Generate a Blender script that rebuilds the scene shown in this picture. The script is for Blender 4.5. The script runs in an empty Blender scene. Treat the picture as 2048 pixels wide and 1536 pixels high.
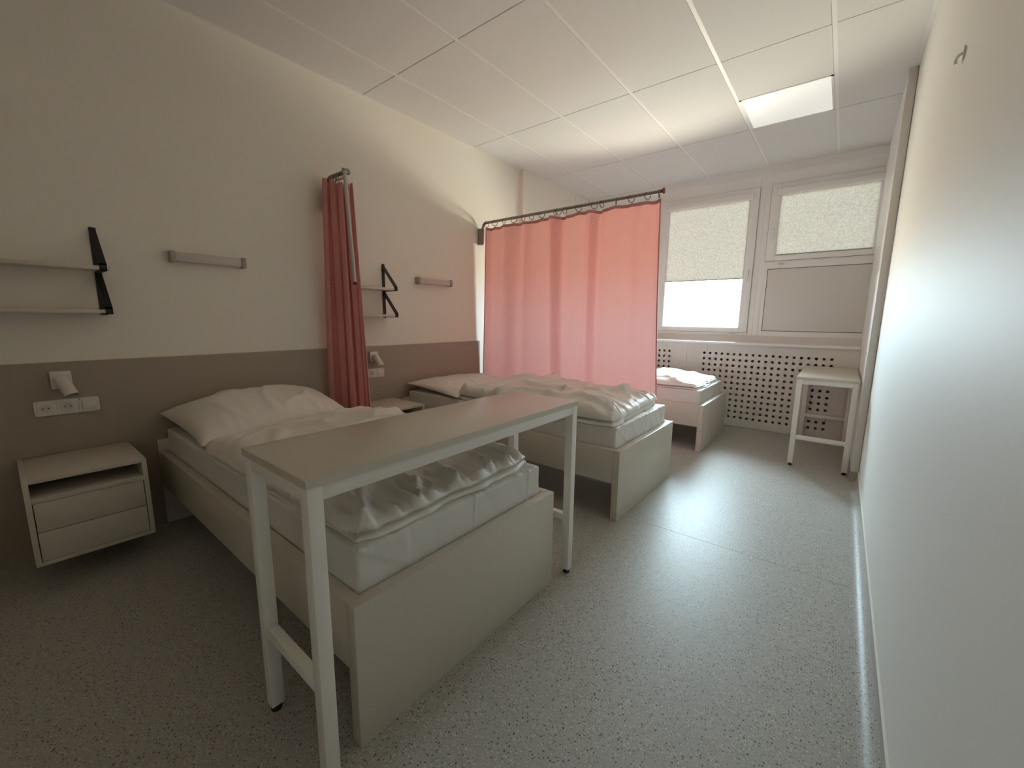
import bpy, bmesh, math, random
import numpy as np
from mathutils import Vector, Matrix, noise as mnoise

random.seed(7)
scene = bpy.context.scene
col = scene.collection

# ------------------------------------------------------------------ camera
CAM = Vector((3.04734, 0.0, 1.21506))
RT = Vector((0.781933, 0.623273, 0.010574)); UP = Vector((-0.106082, 0.116332, 0.987529)); FW = Vector((-0.61427, 0.773303, -0.157082))
cd = bpy.data.cameras.new('camera'); cam = bpy.data.objects.new('camera', cd); col.objects.link(cam)
cd.sensor_fit = 'HORIZONTAL'; cd.sensor_width = 36.0; cd.lens = 821.9 / 2048 * 36.0; cd.clip_start = 0.02
M = Matrix((RT, UP, -FW)).transposed().to_4x4(); M.translation = CAM
cam.matrix_world = M
scene.camera = cam

# ------------------------------------------------------------------ daylight and exposure
SKY = (0.66, 0.86, 1.0); SKY_S = 55.0          # bright sky above the horizon
GND = (1.0, 0.905, 0.74); GND_S = 35.0          # sunlit ground below it
EXPOSURE = 0.74
world = bpy.data.worlds.new('daylight'); scene.world = world; world.use_nodes = True
wn = world.node_tree; wn.nodes.clear()
o_ = wn.nodes.new('ShaderNodeOutputWorld'); b_ = wn.nodes.new('ShaderNodeBackground')
tc = wn.nodes.new('ShaderNodeTexCoord'); sp = wn.nodes.new('ShaderNodeSeparateXYZ')
mr = wn.nodes.new('ShaderNodeMapRange'); mr.inputs[1].default_value = -0.06; mr.inputs[2].default_value = 0.06
mx = wn.nodes.new('ShaderNodeMix'); mx.data_type = 'RGBA'
mx.inputs[6].default_value = tuple(c * GND_S for c in GND) + (1,)
mx.inputs[7].default_value = tuple(c * SKY_S for c in SKY) + (1,)
wn.links.new(tc.outputs['Generated'], sp.inputs[0]); wn.links.new(sp.outputs[2], mr.inputs[0])
wn.links.new(mr.outputs[0], mx.inputs[0]); wn.links.new(mx.outputs[2], b_.inputs[0]); wn.links.new(b_.outputs[0], o_.inputs[0])
vs = scene.view_settings
vs.view_transform = 'Standard'; vs.look = 'None'; vs.gamma = 1.0; vs.use_curve_mapping = False; vs.exposure = EXPOSURE
scene.display_settings.display_device = 'sRGB'
cy = scene.cycles
cy.max_bounces = 10; cy.diffuse_bounces = 7; cy.glossy_bounces = 4; cy.transmission_bounces = 8; cy.transparent_max_bounces = 12
cy.caustics_reflective = False; cy.caustics_refractive = False; cy.sample_clamp_indirect = 8.0

# ------------------------------------------------------------------ room numbers (metres)
W, H, D = 3.261, 2.879, 5.484        # right wall, ceiling, window plane
YB = -1.05                           # wall behind the camera
PANEL_Y = 5.27                       # front of the radiator cover
SILL_Z = 0.975

def portal(x0, x1, z0, z1, y):
    ld = bpy.data.lights.new('window_daylight', 'AREA'); ld.shape = 'RECTANGLE'
    ld.size = x1 - x0; ld.size_y = z1 - z0; ld.cycles.is_portal = True
    lo = bpy.data.objects.new('window_daylight', ld); col.objects.link(lo)
    lo.location = ((x0 + x1) / 2, y, (z0 + z1) / 2); lo.rotation_euler = (-math.pi / 2, 0, 0)
WIN = [(1.20, 2.09, 1.138, 2.562), (2.38, 3.20, 1.93, 2.562)]   # glass openings x0 x1 z0 z1
for w in WIN: portal(*w, D + 0.052)

# ------------------------------------------------------------------ materials
def nt(name):
    m = bpy.data.materials.new(name); m.use_nodes = True
    n = m.node_tree.nodes; b = n['Principled BSDF']
    return m, n, m.node_tree.links, b
def plain(name, c, rough=0.5, metal=0.0, spec=0.5, bump=0.0, bscale=200.0, var=0.0, vscale=3.0):
    m, n, l, b = nt(name)
    b.inputs['Base Color'].default_value = (*c, 1); b.inputs['Roughness'].default_value = rough
    b.inputs['Metallic'].default_value = metal; b.inputs['Specular IOR Level'].default_value = spec
    t = n.new('ShaderNodeTexCoord')
    if bump:
        x = n.new('ShaderNodeTexNoise'); x.inputs['Scale'].default_value = bscale; x.inputs['Detail'].default_value = 3
        l.new(t.outputs['Object'], x.inputs['Vector'])
        bp = n.new('ShaderNodeBump'); bp.inputs['Strength'].default_value = bump; bp.inputs['Distance'].default_value = 0.002
        l.new(x.outputs['Fac'], bp.inputs['Height']); l.new(bp.outputs[0], b.inputs['Normal'])
    if var:
        x = n.new('ShaderNodeTexNoise'); x.inputs['Scale'].default_value = vscale; x.inputs['Detail'].default_value = 4
        l.new(t.outputs['Object'], x.inputs['Vector'])
        k = n.new('ShaderNodeMix'); k.data_type = 'RGBA'
        k.inputs[6].default_value = (*[v * (1 - var) for v in c], 1); k.inputs[7].default_value = (*[min(1, v * (1 + var)) for v in c], 1)
        l.new(x.outputs['Fac'], k.inputs[0]); l.new(k.outputs[2], b.inputs['Base Color'])
    return m
MT = {}
MT['wall'] = plain('cream_wall_paint', (0.86, 0.82, 0.735), 0.55, spec=0.35, bump=0.12, bscale=260, var=0.015, vscale=1.5)
MT['wallr'] = plain('satin_wall_paint', (0.80, 0.785, 0.74), 0.6, spec=0.3, bump=0.10, bscale=120, var=0.015, vscale=1.5)
MT['ceil'] = plain('ceiling_tile_board', (0.80, 0.795, 0.78), 0.85, spec=0.2, bump=0.25, bscale=500, var=0.012, vscale=40)
MT['grid'] = plain('white_grid_bar', (0.88, 0.875, 0.86), 0.5)
MT['slab'] = plain('grey_concrete_slab', (0.45, 0.44, 0.42), 0.9)
MT['taupe'] = plain('taupe_wall_panel', (0.37, 0.315, 0.255), 0.5, spec=0.35, bump=0.05, bscale=300, var=0.02)
MT['lam'] = plain('greige_laminate', (0.62, 0.57, 0.49), 0.30, spec=0.5, bump=0.03, bscale=400, var=0.02, vscale=30)
MT['white'] = plain('white_powder_coat', (0.84, 0.82, 0.77), 0.36, bump=0.04, bscale=600)
MT['pvc'] = plain('white_window_pvc', (0.86, 0.858, 0.835), 0.35)
MT['board'] = plain('off_white_board', (0.71, 0.69, 0.65), 0.45, spec=0.4, var=0.015, vscale=5)
MT['plastic'] = plain('white_plastic', (0.72, 0.69, 0.62), 0.35)
MT['holeshade'] = plain('painted_hole_shade', (0.02, 0.018, 0.015), 0.6)  # black painted in for the shade inside the socket pin holes
MT['red'] = plain('red_indicator', (0.25, 0.03, 0.02), 0.4)
MT['black'] = plain('black_steel', (0.012, 0.010, 0.010), 0.55)
MT['rubber'] = plain('black_rubber', (0.012, 0.012, 0.012), 0.7)
MT['steel'] = plain('brushed_grey_steel', (0.30, 0.28, 0.25), 0.38, metal=0.6)
MT['ringm'] = plain('dark_ring', (0.10, 0.085, 0.07), 0.45)
MT['tube'] = plain('pale_grey_tube', (0.55, 0.53, 0.48), 0.4)
MT['chrome'] = plain('chrome', (0.85, 0.84, 0.80), 0.15, metal=1.0)
MT['redcap'] = plain('red_brown_cap', (0.18, 0.035, 0.02), 0.5)
MT['capgrey'] = plain('grey_end_cap', (0.40, 0.37, 0.32), 0.45)
MT['opal'] = plain('opal_cover', (0.62, 0.56, 0.53), 0.35)
MT['linen'] = plain('white_satin_linen', (0.80, 0.765, 0.71), 0.48, spec=0.5, bump=0.10, bscale=90)
MT['sheet'] = plain('white_fitted_sheet', (0.74, 0.725, 0.69), 0.6, spec=0.3, bump=0.12, bscale=70)
MT['gap'] = plain('grey_sash_line', (0.30, 0.285, 0.26), 0.7)
MT['lining'] = plain('grey_cover_lining', (0.45, 0.44, 0.42), 0.9)
MT['joint'] = plain('black_rubber_gasket', (0.06, 0.055, 0.05), 0.8)
MT['trimbead'] = plain('white_trim_bead', (0.80, 0.78, 0.72), 0.4)

def floor_mat():
    m, n, l, b = nt('speckled_grey_vinyl')
    t = n.new('ShaderNodeTexCoord')
    mo = n.new('ShaderNodeTexNoise'); mo.inputs['Scale'].default_value = 160; mo.inputs['Detail'].default_value = 4
    l.new(t.outputs['Object'], mo.inputs['Vector'])
    base = n.new('ShaderNodeValToRGB'); base.color_ramp.elements[0].position = 0.3; base.color_ramp.elements[1].position = 0.7
    base.color_ramp.elements[0].color = (0.38, 0.365, 0.33, 1); base.color_ramp.elements[1].color = (0.475, 0.46, 0.42, 1)
    l.new(mo.outputs['Fac'], base.inputs[0])
    # warp so the chips are irregular
    wn_ = n.new('ShaderNodeTexNoise'); wn_.inputs['Scale'].default_value = 220; l.new(t.outputs['Object'], wn_.inputs['Vector'])
    wv = n.new('ShaderNodeVectorMath'); wv.operation = 'SCALE'; wv.inputs['Scale'].default_value = 0.006; l.new(wn_.outputs['Color'], wv.inputs[0])
    av = n.new('ShaderNodeVectorMath'); av.operation = 'ADD'; l.new(t.outputs['Object'], av.inputs[0]); l.new(wv.outputs[0], av.inputs[1])
    last = base.outputs[0]
    for sc, size, frac, c in ((105, 0.27, 0.62, (0.10, 0.088, 0.072)), (170, 0.33, 0.60, (0.25, 0.235, 0.20)), (140, 0.36, 0.70, (0.60, 0.59, 0.55))):
        v = n.new('ShaderNodeTexVoronoi'); v.inputs['Scale'].default_value = sc; l.new(av.outputs[0], v.inputs['Vector'])
        lt = n.new('ShaderNodeMath'); lt.operation = 'LESS_THAN'; lt.inputs[1].default_value = size; l.new(v.outputs['Distance'], lt.inputs[0])
        sx = n.new('ShaderNodeSeparateXYZ'); l.new(v.outputs['Color'], sx.inputs[0])
        gt = n.new('ShaderNodeMath'); gt.operation = 'GREATER_THAN'; gt.inputs[1].default_value = frac; l.new(sx.outputs[0], gt.inputs[0])
        mu = n.new('ShaderNodeMath'); mu.operation = 'MULTIPLY'; l.new(lt.outputs[0], mu.inputs[0]); l.new(gt.outputs[0], mu.inputs[1])
        k = n.new('ShaderNodeMix'); k.data_type = 'RGBA'; k.inputs[7].default_value = (*c, 1)
        l.new(mu.outputs[0], k.inputs[0]); l.new(last, k.inputs[6]); last = k.outputs[2]
    l.new(last, b.inputs['Base Color'])
    b.inputs['Roughness'].default_value = 0.43; b.inputs['Specular IOR Level'].default_value = 0.26
    bn = n.new('ShaderNodeTexNoise'); bn.inputs['Scale'].default_value = 45; bn.inputs['Detail'].default_value = 3; l.new(t.outputs['Object'], bn.inputs['Vector'])
    bp = n.new('ShaderNodeBump'); bp.inputs['Strength'].default_value = 0.10; bp.inputs['Distance'].default_value = 0.002
    l.new(bn.outputs['Fac'], bp.inputs['Height']); l.new(bp.outputs[0], b.inputs['Normal'])
    return m
MT['floor'] = floor_mat()

def cloth_mat(name, c, tcol, tfac, quilt=True):
    m, n, l, b = nt(name)
    b.inputs['Base Color'].default_value = (*c, 1); b.inputs['Roughness'].default_value = 0.6; b.inputs['Specular IOR Level'].default_value = 0.25
    tr = n.new('ShaderNodeBsdfTranslucent'); tr.inputs[0].default_value = (*tcol, 1)
    ms = n.new('ShaderNodeMixShader'); ms.inputs[0].default_value = tfac
    t = n.new('ShaderNodeTexCoord')
    mp = n.new('ShaderNodeMapping'); mp.inputs['Rotation'].default_value = (0, math.radians(-52), 0)
    l.new(t.outputs['Object'], mp.inputs[0])
    wv = n.new('ShaderNodeTexWave'); wv.wave_type = 'BANDS'; wv.bands_direction = 'X'
    wv.inputs['Scale'].default_value = 15; wv.inputs['Distortion'].default_value = 1.2; wv.inputs['Detail'].default_value = 2; wv.inputs['Detail Scale'].default_value = 3
    l.new(mp.outputs[0], wv.inputs['Vector'])
    bp = n.new('ShaderNodeBump'); bp.inputs['Strength'].default_value = 0.16 if quilt else 0.1; bp.inputs['Distance'].default_value = 0.004
    l.new(wv.outputs['Fac'], bp.inputs['Height']); l.new(bp.outputs[0], b.inputs['Normal']); l.new(bp.outputs[0], tr.inputs['Normal'])
    if quilt:   # stitched yarn lines are slightly denser
        k = n.new('ShaderNodeMix'); k.data_type = 'RGBA'
        k.inputs[6].default_value = (*[v * 0.80 for v in tcol], 1); k.inputs[7].default_value = (*tcol, 1)
        l.new(wv.outputs['Fac'], k.inputs[0]); l.new(k.outputs[2], tr.inputs[0])
    out = n['Material Output']
    l.new(b.outputs[0], ms.inputs[1]); l.new(tr.outputs[0], ms.inputs[2]); l.new(ms.outputs[0], out.inputs[0])
    return m
MT['curtain'] = cloth_mat('salmon_curtain_cloth', (0.76, 0.39, 0.38), (0.92, 0.43, 0.375), 0.31)
MT['hem'] = cloth_mat('salmon_curtain_hem', (0.76, 0.39, 0.38), (0.92, 0.43, 0.375), 0.10, False)

def blind_mat():
    m, n, l, b = nt('roller_blind_cloth')
    t = n.new('ShaderNodeTexCoord'); x = n.new('ShaderNodeTexNoise'); x.inputs['Scale'].default_value = 62; x.inputs['Detail'].default_value = 4
    l.new(t.outputs['Object'], x.inputs['Vector'])
    r = n.new('ShaderNodeValToRGB'); r.color_ramp.elements[0].position = 0.38; r.color_ramp.elements[1].position = 0.62
    r.color_ramp.elements[0].color = (0.0112, 0.0101, 0.0083, 1); r.color_ramp.elements[1].color = (0.0150, 0.0138, 0.0118, 1)
    l.new(x.outputs['Fac'], r.inputs[0])
    tr = n.new('ShaderNodeBsdfTranslucent'); l.new(r.outputs[0], tr.inputs[0])
    r2 = n.new('ShaderNodeValToRGB'); r2.color_ramp.elements[0].position = 0.38; r2.color_ramp.elements[1].position = 0.62
    r2.color_ramp.elements[0].color = (0.58, 0.575, 0.53, 1); r2.color_ramp.elements[1].color = (0.70, 0.695, 0.65, 1)
    l.new(x.outputs['Fac'], r2.inputs[0]); l.new(r2.outputs[0], b.inputs['Base Color'])
    b.inputs['Base Color'].default_value = (0.66, 0.655, 0.61, 1); b.inputs['Roughness'].default_value = 0.8; b.inputs['Specular IOR Level'].default_value = 0.1
    ad = n.new('ShaderNodeAddShader'); l.new(b.outputs[0], ad.inputs[0]); l.new(tr.outputs[0], ad.inputs[1]); l.new(ad.outputs[0], n['Material Output'].inputs[0])
    return m
MT['blind'] = blind_mat()
def glass_mat():
    m, n, l, b = nt('window_glass'); n.remove(b)
    tr = n.new('ShaderNodeBsdfTransparent'); tr.inputs[0].default_value = (0.94, 0.96, 0.95, 1)
    gl = n.new('ShaderNodeBsdfGlossy'); gl.inputs['Roughness'].default_value = 0.02
    fr = n.new('ShaderNodeFresnel'); fr.inputs[0].default_value = 1.35
    ms = n.new('ShaderNodeMixShader'); l.new(fr.outputs[0], ms.inputs[0]); l.new(tr.outputs[0], ms.inputs[1]); l.new(gl.outputs[0], ms.inputs[2])
    l.new(ms.outputs[0], n['Material Output'].inputs[0]); return m
MT['glass'] = glass_mat()
def lamp_mat():
    m, n, l, b = nt('lit_led_diffuser')
    b.inputs['Base Color'].default_value = (0.8, 0.8, 0.78, 1); b.inputs['Roughness'].default_value = 0.4
    b.inputs['Emission Color'].default_value = (1.0, 0.99, 0.93, 1); b.inputs['Emission Strength'].default_value = 0.27
    return m
MT['led'] = lamp_mat()

# ------------------------------------------------------------------ mesh helpers
def link(name, me, parent=None):
    o = bpy.data.objects.new(name, me); col.objects.link(o)
    if parent: o.parent = parent
    return o
class MB:
    def __init__(s): s.bm = bmesh.new()
    def box(s, x0, x1, y0, y1, z0, z1, bev=0.0):
        t = bmesh.new()
        bmesh.ops.create_cube(t, size=1.0)
        for v in t.verts:
            v.co = Vector(((x0 + x1) / 2 + v.co.x * (x1 - x0), (y0 + y1) / 2 + v.co.y * (y1 - y0), (z0 + z1) / 2 + v.co.z * (z1 - z0)))
        if bev: bmesh.ops.bevel(t, geom=t.edges[:], offset=bev, segments=2, affect='EDGES', profile=0.5)
        s.merge(t); return s
    def merge(s, t):
        me = bpy.data.meshes.new('tmp'); t.to_mesh(me); t.free(); s.bm.from_mesh(me); bpy.data.meshes.remove(me)
    def prism(s, poly, axis, a, b):
        """polygon in the two other axes (in xyz order), extruded along axis from a to b"""
        def P(p, h):
            if axis == 'x': return (h, p[0], p[1])
            if axis == 'y': return (p[0], h, p[1])
            return (p[0], p[1], h)
        n = len(poly); A = [s.bm.verts.new(P(p, a)) for p in poly]; B = [s.bm.verts.new(P(p, b)) for p in poly]
        s.bm.faces.new(A); s.bm.faces.new(B[::-1])
        for i in range(n): s.bm.faces.new((A[i], B[i], B[(i + 1) % n], A[(i + 1) % n]))
        return s
    def tube(s, pts, r, n=12, caps=True):
        pts = [Vector(p) for p in pts]; rings = []
        rr = r if isinstance(r, (list, tuple)) else [r] * len(pts)
        ref = None
        for i, p in enumerate(pts):
            d = (pts[min(i + 1, len(pts) - 1)] - pts[max(i - 1, 0)]).normalized()
            if ref is None:
                ref = d.cross(Vector((0.13, 0.97, 0.21))).normalized()
            u = (ref - d * ref.dot(d)).normalized(); v = d.cross(u); ref = u
            rings.append([s.bm.verts.new(p + (u * math.cos(2 * math.pi * k / n) + v * math.sin(2 * math.pi * k / n)) * rr[i]) for k in range(n)])
        for a, b in zip(rings, rings[1:]):
            for k in range(n): s.bm.faces.new((a[k], a[(k + 1) % n], b[(k + 1) % n], b[k]))
        if caps: s.bm.faces.new(rings[0][::-1]); s.bm.faces.new(rings[-1])
        return s
    def torus(s, c, R, r, axis, n=20, m=8):
        c = Vector(c); ax = Vector(axis).normalized(); u = ax.orthogonal().normalized(); v = ax.cross(u); V = []
        for i in range(n):
            a = 2 * math.pi * i / n; d = u * math.cos(a) + v * math.sin(a)
            V.append([s.bm.verts.new(c + d * (R + r * math.cos(2 * math.pi * k / m)) + ax * r * math.sin(2 * math.pi * k / m)) for k in range(m)])
        for i in range(n):
            for k in range(m): s.bm.faces.new((V[i][k], V[(i + 1) % n][k], V[(i + 1) % n][(k + 1) % m], V[i][(k + 1) % m]))
        return s
    def build(s, name, mat, parent=None, smooth=False):
        me = bpy.data.meshes.new(name)
        bmesh.ops.recalc_face_normals(s.bm, faces=s.bm.faces[:])
        s.bm.to_mesh(me); s.bm.free(); me.materials.append(MT[mat])
        if smooth:
            for p in me.polygons: p.use_smooth = True
            try: me.set_sharp_from_angle(angle=math.radians(40))
            except Exception: pass
        return link(name, me, parent)
def B(name, mat, parent, x0, x1, y0, y1, z0, z1, bev=0.0):
    return MB().box(x0, x1, y0, y1, z0, z1, bev).build(name, mat, parent, smooth=bev > 0)
def grid_mesh(name, V, nu, nv, mat, parent=None, closed_u=False):
    F = []
    for i in range(nu - (0 if closed_u else 1)):
        for j in range(nv - 1):
            i2 = (i + 1) % nu; F.append((i * nv + j, i2 * nv + j, i2 * nv + j + 1, i * nv + j + 1))
    me = bpy.data.meshes.new(name); me.from_pydata([tuple(v) for v in V], [], F); me.update()
    for p in me.polygons: p.use_smooth = True
    me.materials.append(MT[mat]); return link(name, me, parent)
def thing(name, label, cat, loc=(0, 0, 0), group=None):
    o = link(name, None); o.location = loc; o.empty_display_size = 0.1
    o['label'] = label; o['category'] = cat
    if group: o['group'] = group
    o['base'] = 1
    return o
def seat(root):
    """parts are built in world coordinates: keep them there although the root stands at the thing's base"""
    for c in root.children:
        c.matrix_parent_inverse = Matrix.Translation(-Vector(root.location))
    del root['base']
def tag(o, label, cat, group=None):
    o['label'] = label; o['category'] = cat
    if group: o['group'] = group
    return o
def struct(o, label, cat='wall'):
    o['kind'] = 'structure'; o['label'] = label; o['category'] = cat; return o
def share(name, src, parent, loc):
    o = link(name, src.data, parent); o.location = loc; return o

# ------------------------------------------------------------------ floor
fl = struct(B('floor', 'joint', None, -0.05, W + 0.05, YB - 0.05, 5.60, -0.10, -0.004), 'speckled grey vinyl floor with one cross seam', 'floor')
B('vinyl_sheet', 'floor', fl, 0.0, W, YB, 2.338, -0.004, 0.0)
B('vinyl_sheet', 'floor', fl, 0.0, W, 2.3405, 5.56, -0.004, 0.0)

# ------------------------------------------------------------------ walls
struct(B('wall_left', 'wall', None, -0.15, 0.0, YB - 0.15, 5.70, 0.0, H + 0.15), 'cream painted wall behind the bed heads')
struct(B('wall_right', 'wallr', None, W, W + 0.15, YB - 0.15, 5.70, 0.0, H + 0.15), 'plain off-white satin painted wall facing the beds')
struct(B('wall_back', 'wall', None, -0.15, W + 0.15, YB - 0.15, YB, 0.0, H + 0.15), 'cream painted wall opposite the windows')
# window wall: masonry below, slender frame parts above
wf = MB()
wf.box(0.0, W, 5.535, 5.555, 0.0, 1.01)
wf.box(0.0, W, D, 5.555, 2.80, H + 0.15)
wf.box(0.0, 1.085, D, 5.555, 1.01, 2.80)      # closed part behind the drawn curtain
wall_front = struct(wf.build('wall_front', 'pvc'), 'white window wall with a header band under the ceiling')
B('header_lip', 'pvc', wall_front, 0.0, W, D - 0.012, D + 0.02, 2.795, 2.807)
B('bottom_rail', 'board', wall_front, 0.05, 3.214, D - 0.005, D + 0.055, SILL_Z - 0.01, 1.05)
# taupe wainscot panel on the left wall
tp = struct(B('trim_1', 'taupe', None, 0.0, 0.012, YB, 3.262, 0.0, 0.977, 0.0015), 'taupe wainscot panel along the foot of the cream wall', 'wall panel')
# boxed columns beside the windows
lb = MB().box(0.0, 0.052, 3.94, 5.095, 0.0, H)
lb.box(0.0, 0.052, 5.103, 5.484, 0.0, H)
struct(lb.build('trim_2', 'wall'), 'narrow cream boxing on the wall behind the drawn pink curtain', 'wall boxing')
PX, PY = 3.214, 3.982
rb = MB()
zz = [0.085, 0.979, 1.60, 2.30, H]
for a, b in zip(zz, zz[1:]): rb.box(PX, PX + 0.012, PY + 0.018, 5.484, a + 0.002, b - 0.002)
rbo = struct(rb.build('trim_3', 'pvc'), 'white boxed column beside the windows on the right-hand wall', 'wall boxing')
B('column_core', 'board', rbo, PX + 0.012, W, PY + 0.02, 5.484, 0.085, H)
B('front_board', 'board', rbo, PX - 0.001, W - 0.003, PY, PY + 0.018, 0.085, H, 0.0015)
B('column_plinth', 'floor', rbo, PX + 0.002, W, PY + 0.004, 5.484, 0.0, 0.085)
# cove skirting on the right wall
pr = []
R0 = 0.05
for i in range(9):
    a = math.radians(90 * i / 8); pr.append((W - 0.003 - R0 + R0 * math.sin(a), R0 - R0 * math.cos(a) + 0.0005))
pr += [(W - 0.003, 0.082), (W, 0.082), (W, 0.0005)]
bb = MB().prism(pr, 'y', YB, PY + 0.004).build('baseboard_right', 'floor', smooth=True)
struct(bb, 'grey vinyl cove skirting curving up the right-hand wall', 'skirting')
B('trim_bead', 'trimbead', bb, W - 0.006, W, YB, PY, 0.082, 0.0865)

# ------------------------------------------------------------------ ceiling grid
ce = struct(B('ceiling', 'slab', None, -0.15, W + 0.15, YB - 0.15, 5.70, H + 0.03, H + 0.18), 'suspended ceiling of white rectangular tiles in a white grid', 'ceiling')
GX = [0.0, 0.431, 1.031, 1.631, 2.231, 2.831, W]
GY = [YB, -0.446, 0.756, 1.958, 3.164, 4.366, D]
BAR = 0.012
for g in GX[1:-1]: B('grid_bar', 'grid', ce, g - BAR, g + BAR, YB, D, H + 0.003, H + 0.035)
for g in GY[1:-1]: B('grid_bar', 'grid', ce, 0.0, W, g - BAR, g + BAR, H + 0.014, H + 0.03)
B('edge_angle', 'grid', ce, 0.0, 0.018, YB, D, H - 0.0005, H + 0.004)
B('edge_angle', 'grid', ce, W - 0.018, W, YB, PY, H - 0.0005, H + 0.004)
for i in range(6):
    for j in range(6):
        x0, x1 = GX[i] + (0.004 if i == 0 else 0.0125), GX[i + 1] - (0.004 if i == 5 else 0.0125)
        y0, y1 = GY[j] + 0.0040, GY[j + 1] - 0.0040
        if i == 4 and j == 4: y1 = 3.768
        B('ceiling_tile', 'ceil', ce, x0, x1, y0, y1, H, H + 0.020)
lt = thing('ceiling_light', 'square lit flush panel light set in the tiled ceiling near the windows', 'ceiling light', (2.531, 4.07, H))
lx0, lx1, ly0, ly1 = 2.2435, 2.8185, 3.772, 4.3635
f = MB(); f.box(lx0, lx1, ly0, ly0 + 0.014, H - 0.002, H + 0.02); f.box(lx0, lx1, ly1 - 0.014, ly1, H - 0.002, H + 0.02)
f.box(lx0, lx0 + 0.014, ly0, ly1, H - 0.002, H + 0.02); f.box(lx1 - 0.014, lx1, ly0, ly1, H - 0.002, H + 0.02)
f.build('frame', 'grid', lt)
B('diffuser', 'led', lt, lx0 + 0.014, lx1 - 0.014, ly0 + 0.014, ly1 - 0.014, H, H + 0.012)
seat(lt)

# ------------------------------------------------------------------ windows
def ring(mb, x0, x1, z0, z1, t, y0, y1, bev=0.003):
    mb.box(x0, x0 + t, y0, y1, z0, z1, bev); mb.box(x1 - t, x1, y0, y1, z0, z1, bev)
    mb.box(x0 + t, x1 - t, y0, y1, z0, z0 + t, bev); mb.box(x0 + t, x1 - t, y0, y1, z1 - t, z1, bev)
    return mb
def window(n, gx0, gx1, gz0, gz1, fx0, fx1, fz0, fz1, label, hz=None, handle_side=1):
    s = 0.088    # sash width
    root = thing('window_%d' % n, label, 'window', ((fx0 + fx1) / 2, D, fz0)); root['kind'] = 'structure'
    fr = MB()
    fr.box(fx0, gx0 - s, D, D + 0.048, fz0, fz1, .002); fr.box(gx1 + s, fx1, D, D + 0.048, fz0, fz1, .002)
    fr.box(gx0 - s, gx1 + s, D, D + 0.048, fz0, gz0 - 0.054, .002); fr.box(gx0 - s, gx1 + s, D, D + 0.048, gz1 + 0.118, fz1, .002)
    fr.build('window_frame', 'pvc', root, True)
    sa = MB()   # sash stands slightly proud of the frame
    y0, y1 = D - 0.018, D + 0.045
    sa.box(gx0 - s, gx0, y0, y1, gz0 - 0.054, gz1 + 0.118, .004); sa.box(gx1, gx1 + s, y0, y1, gz0 - 0.054, gz1 + 0.118, .004)
    sa.box(gx0, gx1, y0, y1, gz0 - 0.054, gz0, .004); sa.box(gx0, gx1, y0, y1, gz1, gz1 + 0.118, .004)
    so = sa.build('sash', 'pvc', root, True)
    ring(MB(), gx0 - s - .004, gx1 + s + .004, gz0 - .058, gz1 + .122, .0045, D - .0025, D + .01, 0).build('sash_line', 'gap', root)  # thin grey ring along the sash outline
    # glazing bead
    ring(MB(), gx0 - 0.004, gx1 + 0.004, gz0 - 0.004, gz1 + 0.004, 0.012, D + 0.003, D + 0.029, .002).build('glazing_bead', 'pvc', root, True)
    B('pane', 'glass', root, gx0 - 0.01, gx1 + 0.01, D + 0.030, D + 0.034, gz0 - 0.01, gz1 + 0.01)
    if hz is not None:
        hx = gx1 + s * 0.5 if handle_side > 0 else gx0 - s * 0.5
        hd = MB(); hd.box(hx - .014, hx + .014, D - .028, D - .018, hz - .035, hz + .035, .003)
        hd.tube([(hx, D - .028, hz), (hx, D - .055, hz)], .009, 10); hd.box(hx - .010, hx + .010, D - .066, D - .052, hz - .10, hz + .012, .004)
        hd.build('handle', 'pvc', root, True)
    return root
w2 = window(1, *WIN[0], 1.085, 2.235, 1.05, 2.80, 'tall white window with its roller blind two thirds down', hz=1.76, handle_side=1)
w3 = window(2, *WIN[1], 2.235, 3.30, 1.05, 2.80, 'short white window above a blank panel beside the boxed column', hz=2.20, handle_side=-1)
# blank infill panels under the short windows (the frame boxes there are narrow, the panel fills the rest)
for w_, x0, x1 in ((w3, 2.33, 3.27),):
    B('infill_panel', 'board', w_, x0, x1, D - 0.004, D + 0.05, 1.112, 1.786, .0015)
    g = MB(); ring(g, x0 - 0.006, x1 + 0.006, 1.106, 1.792, 0.0062, D - 0.002, D + 0.02, 0); g.build('panel_gasket', 'joint', w_)
for w_, x, z in ((w2, 2.03, 1.072), (w3, 2.45, 1.838)):
    k = MB().box(x - .028, x + .028, D - .030, D - .016, z - .010, z + .010, .003); k.box(x - .012, x + .012, D - .040, D - .028, z - .007, z + .007, .002)
    k.build('vent_catch', 'plastic', w_, True)
for r in (w2, w3): seat(r)

def blind(gx0, gx1, ztop, zbot, label):
    t = thing('roller_blind', label, 'blind', ((gx0 + gx1) / 2, D, zbot), 'cream roller blinds at the windows')
    B('cassette', 'pvc', t, gx0 - 0.03, gx1 + 0.03, D - 0.055, D - 0.018, ztop - 0.005, ztop + 0.055, .006)
    nu, nv = 30, 30
    V = [(gx0 + 0.004 + (gx1 - gx0 - 0.008) * i / (nu - 1), D - 0.004 + 0.002 * math.sin(i * .9) * math.sin(j * .21), zbot + (ztop + .01 - zbot) * j / (nv - 1)) for i in range(nu) for j in range(nv)]
    grid_mesh('fabric', V, nu, nv, 'blind', t)
    B('bottom_bar', 'capgrey', t, gx0 + 0.004, gx1 - 0.004, D - 0.010, D + 0.002, zbot - 0.010, zbot + 0.003, .002)
    for x in (gx0 + 0.001, gx1 - 0.007): B('side_guide', 'pvc', t, x, x + 0.006, D - 0.016, D + 0.001, WIN[0][2] if zbot < 1.8 else zbot, ztop)
    seat(t); return t
blind(1.20, 2.09, 2.562, 1.705, 'cream roller blind two thirds down with bright glass below it')
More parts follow.
